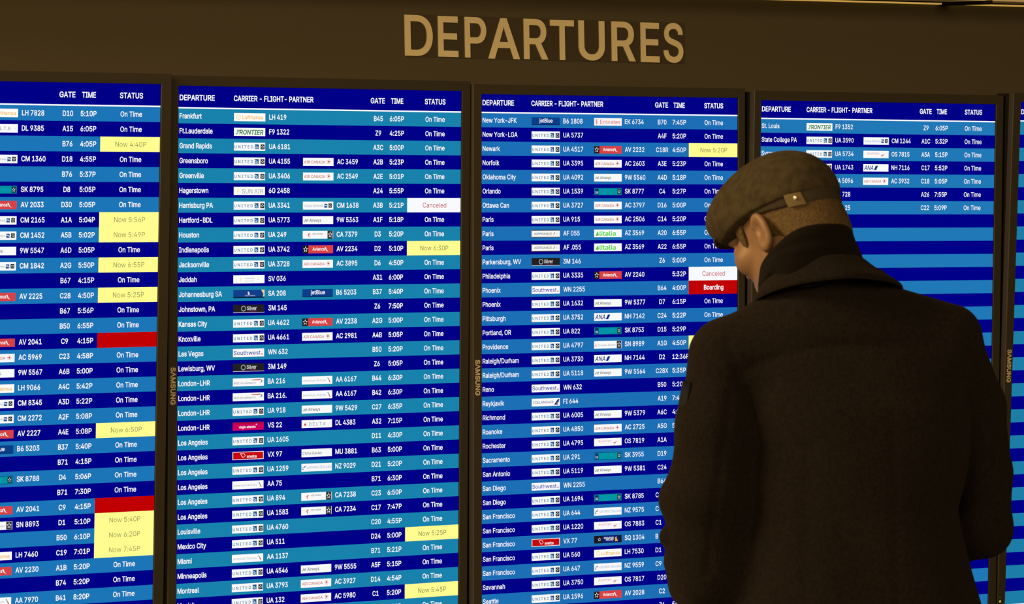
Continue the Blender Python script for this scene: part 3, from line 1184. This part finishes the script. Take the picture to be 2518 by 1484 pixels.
body.capsule(CH + [.06, .01, -.05], CH + [.05, .01, -.33], .062, .06, .03)
EL, ER = at(1728, 1370, 6.50), at(2410, 1290, 6.58)
HLN = np.array([EL[0] + .16, 6.80, EL[2] + .05])      # wrists
HRN = np.array([ER[0] - .16, 6.84, ER[2] - .125])
body.capsule(SL + [.012, .01, -.02], EL + [.012, -.01, .01], .034, .033, .02)
body.capsule(SR + [-.01, .03, -.02], at(2394, 1000, 6.575), .034, .034, .02)
body.capsule(at(2394, 1000, 6.575), ER + [0, .02, 0], .034, .032, .01)
body.capsule(EL + [.012, -.01, .01], HLN, .032, .027, .01)
body.capsule(ER + [0, .02, 0], HRN, .032, .027, .01)


def hand(fl, w, dirv, inward, palm_n):
    """palm, four bent fingers and a thumb from wrist w along dirv; inward = towards the thumb side"""
    d = dirv / np.linalg.norm(dirv)
    i = inward - d * (inward @ d)
    i /= np.linalg.norm(i)
    p = palm_n - d * (palm_n @ d) - i * (palm_n @ i)
    p /= np.linalg.norm(p)
    fl.capsule(w, w + d * .03, .026, .024, .01)
    for t in (-.024, -.008, .008, .024):
        fl.capsule(w + d * .02 + i * t * .7, w + d * .082 + i * t * 1.15, .014, .0115, .008)
    L = {.031: (.040, .024, .020), .0105: (.045, .028, .022), -.0105: (.042, .026, .021), -.031: (.034, .020, .018)}
    for t, (a, b, c) in L.items():
        q0 = w + d * .084 + i * t
        d1 = d * .80 + p * .60
        d2 = d * .15 + p * .99
        d3 = -d * .45 + p * .9
        q1 = q0 + d1 * a
        q2 = q1 + d2 * b
        q3 = q2 + d3 * c
        fl.capsule(q0, q1, .0098, .0088, .004)
        fl.capsule(q1, q2, .0088, .0080, .003)
        fl.capsule(q2, q3, .0080, .0070, .003)
    t0 = w + d * .028 + i * .024
    t1 = t0 + d * .036 + i * .026 + p * .010
    t2 = t1 + d * .032 + i * .004 + p * .012
    t3 = t2 + d * .024 - i * .004 + p * .008
    fl.capsule(t0, t1, .015, .0115, .008)
    fl.capsule(t1, t2, .0112, .0098, .003)
    fl.capsule(t2, t3, .0098, .0080, .003)


hand(body, HLN, np.array([.45, .75, .12]), np.array([-.2, .2, 1.0]), np.array([1.0, -.2, 0.]))
hand(body, HRN, np.array([-.45, .75, .12]), np.array([.2, .2, 1.0]), np.array([-1.0, -.2, 0.]))
skin = sdf_obj('body', body, M_SKIN, man, 2)
tag(skin, 'fair skin of face, ear and neck')

# --- hair
hair = Field(HC - .16, HC + .16, 0.003)


def hair_cut(f, l, u):          # keeps the cropped sides and back, clear of ear, face and neck
    fa = f - .001
    line = np.interp(fa, [-.13, -.10, -.07, -.045, -.020, .012, .030, .037, .046, .052], [-.125, -.115, -.080, -.052, -.030, .026, .016, -.020, -.026, .012])
    d = (line - (u + .02)) * .7
    d = np.maximum(np.maximum(d, fa - .052), u + .02 - .034)
    return d


hair.ellip(hp(-.001, 0, .020), HB, (.0940, .0775, .097), cut=hair_cut)
hair.ellip(hp(-.030, 0, -.035), HB, (.073, .067, .075), .02, cut=lambda f, l, u: np.maximum(f + .012, -(u + .075)))
ho = sdf_obj('hair', hair, M_HAIR, man, 1)
tag(ho, 'short reddish brown hair below the cap')

# --- flat cap
capf = Field(HC - .21, HC + .21, 0.0032)


def cut_u(c, base, slope):
    return lambda f, l, u: base + slope * (f + c[0]) - (u + c[1])


capf.ellip(hp(-.003, 0, .034), HB, (.1020, .0890, .083), cut=cut_u((-.003, .034), .021, .05))
capf.ellip(hp(.044, 0, .052), HB, (.080, .082, .050), .03, cut=cut_u((.044, .052), .021, .05))
capf.ellip(hp(.080, .004, .047), HB, (.040, .062, .027), .02, cut=cut_u((.090, .046), .021, .05))
crown = empty('flat_cap', (0, 0, 0), man)
tag(crown, 'olive brown wool flat cap')
sdf_obj('crown', capf, M_CAP, crown, 3)
bandf = Field(HC - .2, HC + .2, 0.003)


def band_cut(f, l, u):
    ff, uu = f - .003, u + .020
    return np.maximum(.017 + .22 * ff - uu, uu - (.027 + .05 * ff))


bandf.ellip(hp(-.003, 0, .020), HB, (.0985, .0820, .115), cut=band_cut)
sdf_obj('band', bandf, M_BAND, crown, 1)
visf = Field(HC - .22, HC + .22, 0.0028)


def visor(X, Y, Z):
    q = [(X - HC[0]) * HB[i, 0] + (Y - HC[1]) * HB[i, 1] + (Z - HC[2]) * HB[i, 2] for i in range(3)]
    f, l, u = q
    plan = (np.sqrt(((f - .056) / .076) ** 2 + (l / .070) ** 2) - 1) * .073
    sheet = np.abs(u - (.034 - .22 * (f - .10) - 1.4 * l * l)) - .0034
    return np.maximum(np.maximum(plan, sheet), .070 - f)


visf.add(visor, hp(.1, 0, 0) - .15, hp(.1, 0, 0) + .15, 0, 'add', 0)
sdf_obj('visor', visf, M_CAP, crown, 1)


def head_surface(f, u, off, rad=(.0985, .0820, .115), c=(-.003, .020)):
    q = 1 - ((f - c[0]) / rad[0]) ** 2 - ((u - c[1]) / rad[2]) ** 2
    return hp(f, rad[1] * math.sqrt(max(q, 0)) + off, u)


def tab_on_band():
    vs, fs = [], []
    n, m = 6, 4
    for lay in (.0015, .0045):
        for i in range(n + 1):
            for j in range(m + 1):
                f = -.086 + .019 * i / n
                u = -.003 + .021 * j / m + .20 * (f + .08)
                vs.append(head_surface(f, u, lay) - ORG)
    w = m + 1
    o = (n + 1) * w
    for i in range(n):
        for j in range(m):
            a = i * w + j
            fs.append((o + a, o + a + 1, o + a + w + 1, o + a + w))
    for i in range(n):
        for j in (0, m):
            a = i * w + j
            fs.append((a, a + w, o + a + w, o + a))
    for j in range(m):
        for i in (0, n):
            a = i * w + j
            fs.append((a, a + 1, o + a + 1, o + a))
    return vs, fs


v, f = tab_on_band()
tb_ = mesh_obj('side_tab', v, f, M_TAB, crown, smooth=False)
tag(tb_, 'tan square tab on the band')
sc_ = head_surface(-.079, .010, .005)
vs, fs = [], []
nrm = HL
for rr, hh in ((.0036, 0), (.0034, .0012), (.002, .0020)):
    for a in range(12):
        ang = a * math.pi / 6
        vs.append(sc_ + HF * rr * math.cos(ang) + HU * rr * math.sin(ang) + nrm * hh - ORG)
for r in range(2):
    fs += [(r * 12 + j, r * 12 + (j + 1) % 12, r * 12 + 12 + (j + 1) % 12, r * 12 + 12 + j) for j in range(12)]
fs.append(tuple(range(24, 36)))
tag(mesh_obj('stud', vs, fs, M_STUD, crown, smooth=True), 'small pale metal stud')

# --- coat
DEP = 6.50
zs_px = [655, 690, 720, 745, 770, 800, 850, 900, 1000, 1100, 1250, 1400, 1484, 1700, 1900]
lx_px = [1955, 1928, 1905, 1888, 1880, 1850, 1800, 1792, 1815, 1838, 1838, 1800, 1772, 1730, 1715]
rx_px = [2075, 2115, 2150, 2180, 2210, 2270, 2345, 2375, 2392, 2386, 2362, 2398, 2420, 2470, 2490]
hy_cm = [.088, .096, .102, .106, .108, .110, .108, .115, .128, .130, .128, .135, .14, .155, .16]
lo_ = np.array([at(x, y, DEP) for x, y in zip(lx_px, zs_px)])
hi_ = np.array([at(x, y, DEP) for x, y in zip(rx_px, zs_px)])
zz = lo_[::-1, 2]
cxs = ((lo_[:, 0] + hi_[:, 0]) / 2)[::-1]
hxs = ((hi_[:, 0] - lo_[:, 0]) / 2)[::-1]
hys = np.array(hy_cm)[::-1]
coat = Field((0.14, 6.24, 0.76), (0.90, 6.98, 1.62), 0.0055)
ZB, ZT = at(2080, 1900, DEP)[2], at(2080, 662, DEP)[2]


def torso(X, Y, Z):
    z1 = Z[0, 0, :]
    cx = np.interp(z1, zz, cxs)
    hx = np.interp(z1, zz, hxs)
    hy = np.interp(z1, zz, hys)
    q = (np.abs((X - cx) / hx) ** 2.5 + np.abs((Y - 6.53) / hy) ** 2.5) ** (1 / 2.5)
    d = (q - 1) * np.minimum(hx, hy)
    return np.maximum(d, np.maximum(ZB - Z, (Z - ZT) * .8))


coat.add(torso, (0.2, 6.3, .76), (0.85, 6.8, 1.62), 0, 'add', .04)
coat.capsule(at(1945, 775, 6.50), at(1790, 862, 6.49), .040, .052, .05)
coat.capsule(at(2150, 755, 6.50), at(2335, 822, 6.50), .040, .048, .05)
# sleeves
coat.capsule(at(1774, 878, 6.49), at(1754, 1050, 6.48), .048, .056, .025)
coat.capsule(at(1754, 1050, 6.48), at(1735, 1215, 6.48), .056, .063, .02)
coat.capsule(at(1737, 1215, 6.48), at(1748, 1400, 6.50), .059, .062, .02)
coat.capsule(at(1748, 1400, 6.50), HLN - (HLN - EL) * .10, .060, .042, .03)
coat.ball(at(1664, 1228, 6.49), .024, .024)
coat.ball(at(1650, 1318, 6.49), .0155, .007)
coat.ball(at(1664, 1386, 6.50), .019, .009)
coat.ball(at(1690, 1440, 6.51), .026, .02)
coat.capsule(at(2338, 835, 6.50), at(2394, 1000, 6.57), .046, .050, .014)
coat.capsule(at(2394, 1000, 6.57), at(2414, 1160, 6.595), .050, .050, .012)
coat.capsule(at(2414, 1160, 6.595), at(2410, 1296, 6.60), .050, .044, .008)
coat.capsule(at(2408, 1302, 6.60), HRN - (HRN - ER) * .10, .043, .041, .02)
coat.ball(at(2410, 1298, 6.60), .042, .02)


def px_x(x, y):
    return at(x, y, 6.42)


def groove(pts, width, depth, side=-1):
    P = [px_x(x, y) for x, y in pts]
    for a, b in zip(P, P[1:]):
        lo3, hi3 = np.minimum(a, b), np.maximum(a, b)
        lo3, hi3 = lo3.copy(), hi3.copy()
        lo3[1], hi3[1] = 6.26, 6.53
        r = coat.sub(lo3 - .02, hi3 + .02)
        if r is None:
            continue
        sl, (X, Y, Z) = r
        ab = np.array([b[0] - a[0], b[2] - a[2]])
        t = np.clip(((X - a[0]) * ab[0] + (Z - a[2]) * ab[1]) / (ab @ ab), 0, 1)
        d = np.sqrt((X - a[0] - t * ab[0]) ** 2 + (Z - a[2] - t * ab[1]) ** 2)
        g = depth * np.exp(-(d / width) ** 2) * (t > 0) * (t < 1)
        coat.F[sl] += g.astype(np.float32)


groove([(1812, 925), (1860, 898), (1920, 874), (2010, 855), (2200, 846), (2330, 850), (2392, 862)], .006, .0030)
groove([(1782, 830), (1815, 905), (1838, 975), (1858, 1040)], .008, .004)
groove([(2378, 800), (2398, 880), (2404, 960), (2400, 1010)], .008, .004)
groove([(1800, 965), (1775, 1120), (1752, 1300), (1742, 1420)], .006, .003)
groove([(2195, 1000), (2200, 1240), (2205, 1480), (2210, 1600)], .006, .0018)
groove([(1990, 1080), (1985, 1300), (1982, 1480)], .012, .0022)
# long soft folds in the cloth
sl = (slice(None),) * 3
Xg, Yg, Zg = np.meshgrid(*coat.ax, indexing='ij', sparse=True)
fold = .0030 * np.sin(34 * Xg + 9 * Zg + 3.0 * np.sin(5 * Zg)) * np.exp(-((Zg - 1.18) / .20) ** 2)
fold = fold + .0022 * np.sin(58 * Zg + 24 * Xg + 2 * np.sin(11 * Xg)) * np.exp(-((Xg - .27) / .07) ** 2) * np.exp(-((Zg - 1.13) / .12) ** 2)
coat.F += (fold + 0 * Yg).astype(np.float32)
co = sdf_obj('coat', coat, M_COAT, man, 3)
tag(co, 'dark brown black wool overcoat')


def loft(name, rings, mat, parent, close=True, sub=2):
    n = len(rings[0])
    vs = [p - ORG for r in rings for p in r]
    fs = []
    for i in range(len(rings) - 1):
        for j in range(n):
            fs.append((i * n + j, i * n + (j + 1) % n, (i + 1) * n + (j + 1) % n, (i + 1) * n + j))
    o = mesh_obj(name, vs, fs, mat, parent, smooth=True)
    if sub:
        m = o.modifiers.new('sub', 'SUBSURF')
        m.levels = sub
        m.render_levels = sub
    return o


def cring(keys, n=28):          # closed smooth ring through a few points
    K = [np.array(k) for k in keys]
    m = len(K)
    out = []
    for i in range(n):
        t = i * m / n
        a = int(t)
        s = t - a
        p0, p1, p2, p3 = K[(a - 1) % m], K[a % m], K[(a + 1) % m], K[(a + 2) % m]
        out.append(0.5 * ((2 * p1) + (p2 - p0) * s + (2 * p0 - 5 * p1 + 4 * p2 - p3) * s * s + (3 * p1 - p0 - 3 * p2 + p3) * s ** 3))
    return out


def shrink(ring, k, dz=0.0):
    c = sum(ring) / len(ring)
    return [c + (p - c) * np.array([k, k, 1.0]) + np.array([0, 0, dz]) for p in ring]


# scarf: keys run left, back-left, back, back-right, right, front-right, front-left
def scarf_ring(dl, db, dr, grow, dy):
    keys = [at(1868 - dl[0], 655 + dl[1], 6.515), at(1903 - dl[0] * .8, 603 + dl[1] * .9, 6.445 - grow), at(1965, 556 + db, 6.415 - grow), at(2045 + dr[0] * .4, 545 + db, 6.43 - grow),
            at(2093 + dr[0], 560 + dr[1], 6.50), at(2070 + dr[0], 640 + dr[1], 6.60 + grow), at(1965, 690 + dy, 6.64 + grow), at(1890 - dl[0], 690 + dl[1], 6.60 + grow)]
    return cring(keys)


R0 = scarf_ring((0, 0), 0, (0, 0), 0, 0)
rings = [shrink(R0, .86, -.03), shrink(R0, .93, -.004), R0,
         scarf_ring((2, 14), 24, (10, 22), .010, 20), scarf_ring((3, 24), 40, (14, 36), .006, 30), scarf_ring((4, 36), 58, (24, 52), .014, 45),
         scarf_ring((5, 48), 76, (28, 66), .010, 60), scarf_ring((4, 60), 100, (40, 100), .012, 80), scarf_ring((0, 75), 150, (40, 150), .0, 110)]
so_ = loft('scarf', rings, M_SCARF, man)
tag(so_, 'black brown knit scarf wrapped up to the hairline')


def collar_ring(o):
    keys = [at(*q) for q in o]
    return cring(keys)


c_top = collar_ring([(1874, 690, 6.50), (1915, 653, 6.445), (1985, 628, 6.41), (2070, 622, 6.42), (2124, 632, 6.49), (2110, 690, 6.60), (1990, 735, 6.64), (1890, 725, 6.59)])
c_mid = collar_ring([(1866, 712, 6.50), (1912, 682, 6.43), (1990, 660, 6.40), (2090, 652, 6.405), (2162, 664, 6.48), (2150, 715, 6.61), (1990, 762, 6.65), (1880, 745, 6.60)])
c_low = collar_ring([(1852, 738, 6.49), (1915, 708, 6.425), (2000, 690, 6.39), (2115, 681, 6.395), (2217, 700, 6.47), (2190, 745, 6.61), (1990, 790, 6.665), (1870, 765, 6.60)])
rings = [shrink(c_top, .90, -.02), shrink(c_top, .96, -.002), c_top, c_mid, shrink(c_low, 1.0, .006), c_low, shrink(c_low, .975, -.004), shrink(c_low, .93, .004), shrink(c_low, .80, .02)]
cl = loft('collar', rings, M_COAT, co)
tag(cl, 'turned down coat collar')


def sleeve_patch():
    vs, fs = [], []
    A, B = at(1774, 878, 6.49), at(1754, 1050, 6.48)
    n, m = 7, 4
    for lay in (.0005, .0030):
        for j in range(m):
            s = (936 + 70 * j / (m - 1) - 878) / 172
            c = A + (B - A) * s
            r = .048 + .008 * s + .0022 + lay
            for i in range(n):
                a = math.radians(-14 + 50 * i / (n - 1))
                vs.append(c + r * np.array([-math.cos(a), -math.sin(a), 0]) - ORG)
    o = n * m
    for j in range(m - 1):
        for i in range(n - 1):
            q = j * n + i
            fs.append((o + q, o + q + n, o + q + n + 1, o + q + 1))
    ring = [i for i in range(n)] + [j * n + n - 1 for j in range(1, m)] + [(m - 1) * n + i for i in range(n - 2, -1, -1)] + [j * n for j in range(m - 2, 0, -1)]
    for p, q in zip(ring, ring[1:] + ring[:1]):
        fs.append((p, q, o + q, o + p))
    return vs, fs


v, f = sleeve_patch()
pt_ = mesh_obj('sleeve_patch', v, f, M_PATCH, co, smooth=True)
tag(pt_, 'small dark navy patch on the left upper sleeve')

# --- trousers and shoes (below the frame)
tr = Field((0.2, 6.2, 0.02), (0.85, 6.95, 1.0), 0.011)
hip = np.array([ORG[0] + .005, 6.53, .93])
for sg in (-1, 1):
    tr.capsule(hip + [sg * .085, 0, 0], hip + [sg * .10, .01, -.42], .095, .072, .04)
    tr.capsule(hip + [sg * .10, .01, -.42], [hip[0] + sg * .11, 6.51, .10], .072, .060, .03)
tr.capsule(hip + [-.06, 0, .02], hip + [.06, 0, .02], .11, .11, .04)
tag(sdf_obj('trousers', tr, M_TROUSER, man, 2), 'dark trousers')
for sg in (-1, 1):
    sh = Field((ORG[0] + sg * .12 - .1, 6.35, -.02), (ORG[0] + sg * .12 + .1, 6.85, .16), 0.006)
    b0 = np.array([ORG[0] + sg * .115, 6.49, .042])

    def flat(X, Y, Z):
        return .002 - Z
    sh.capsule(b0, b0 + [sg * .02, .20, -.006], .040, .038, 0)
    sh.capsule(b0 + [0, 0, .01], b0 + [0, .01, .075], .040, .044, .02)
    sh.capsule(b0 + [sg * .004, .06, .012], b0 + [sg * .015, .14, .0], .038, .036, .02)
    Xs, Ys, Zs = np.meshgrid(*sh.ax, indexing='ij', sparse=True)
    sh.F = np.maximum(sh.F, (.001 - Zs + 0 * Xs + 0 * Ys).astype(np.float32))
    sdf_obj('shoe', sh, M_SHOE, man, 1)
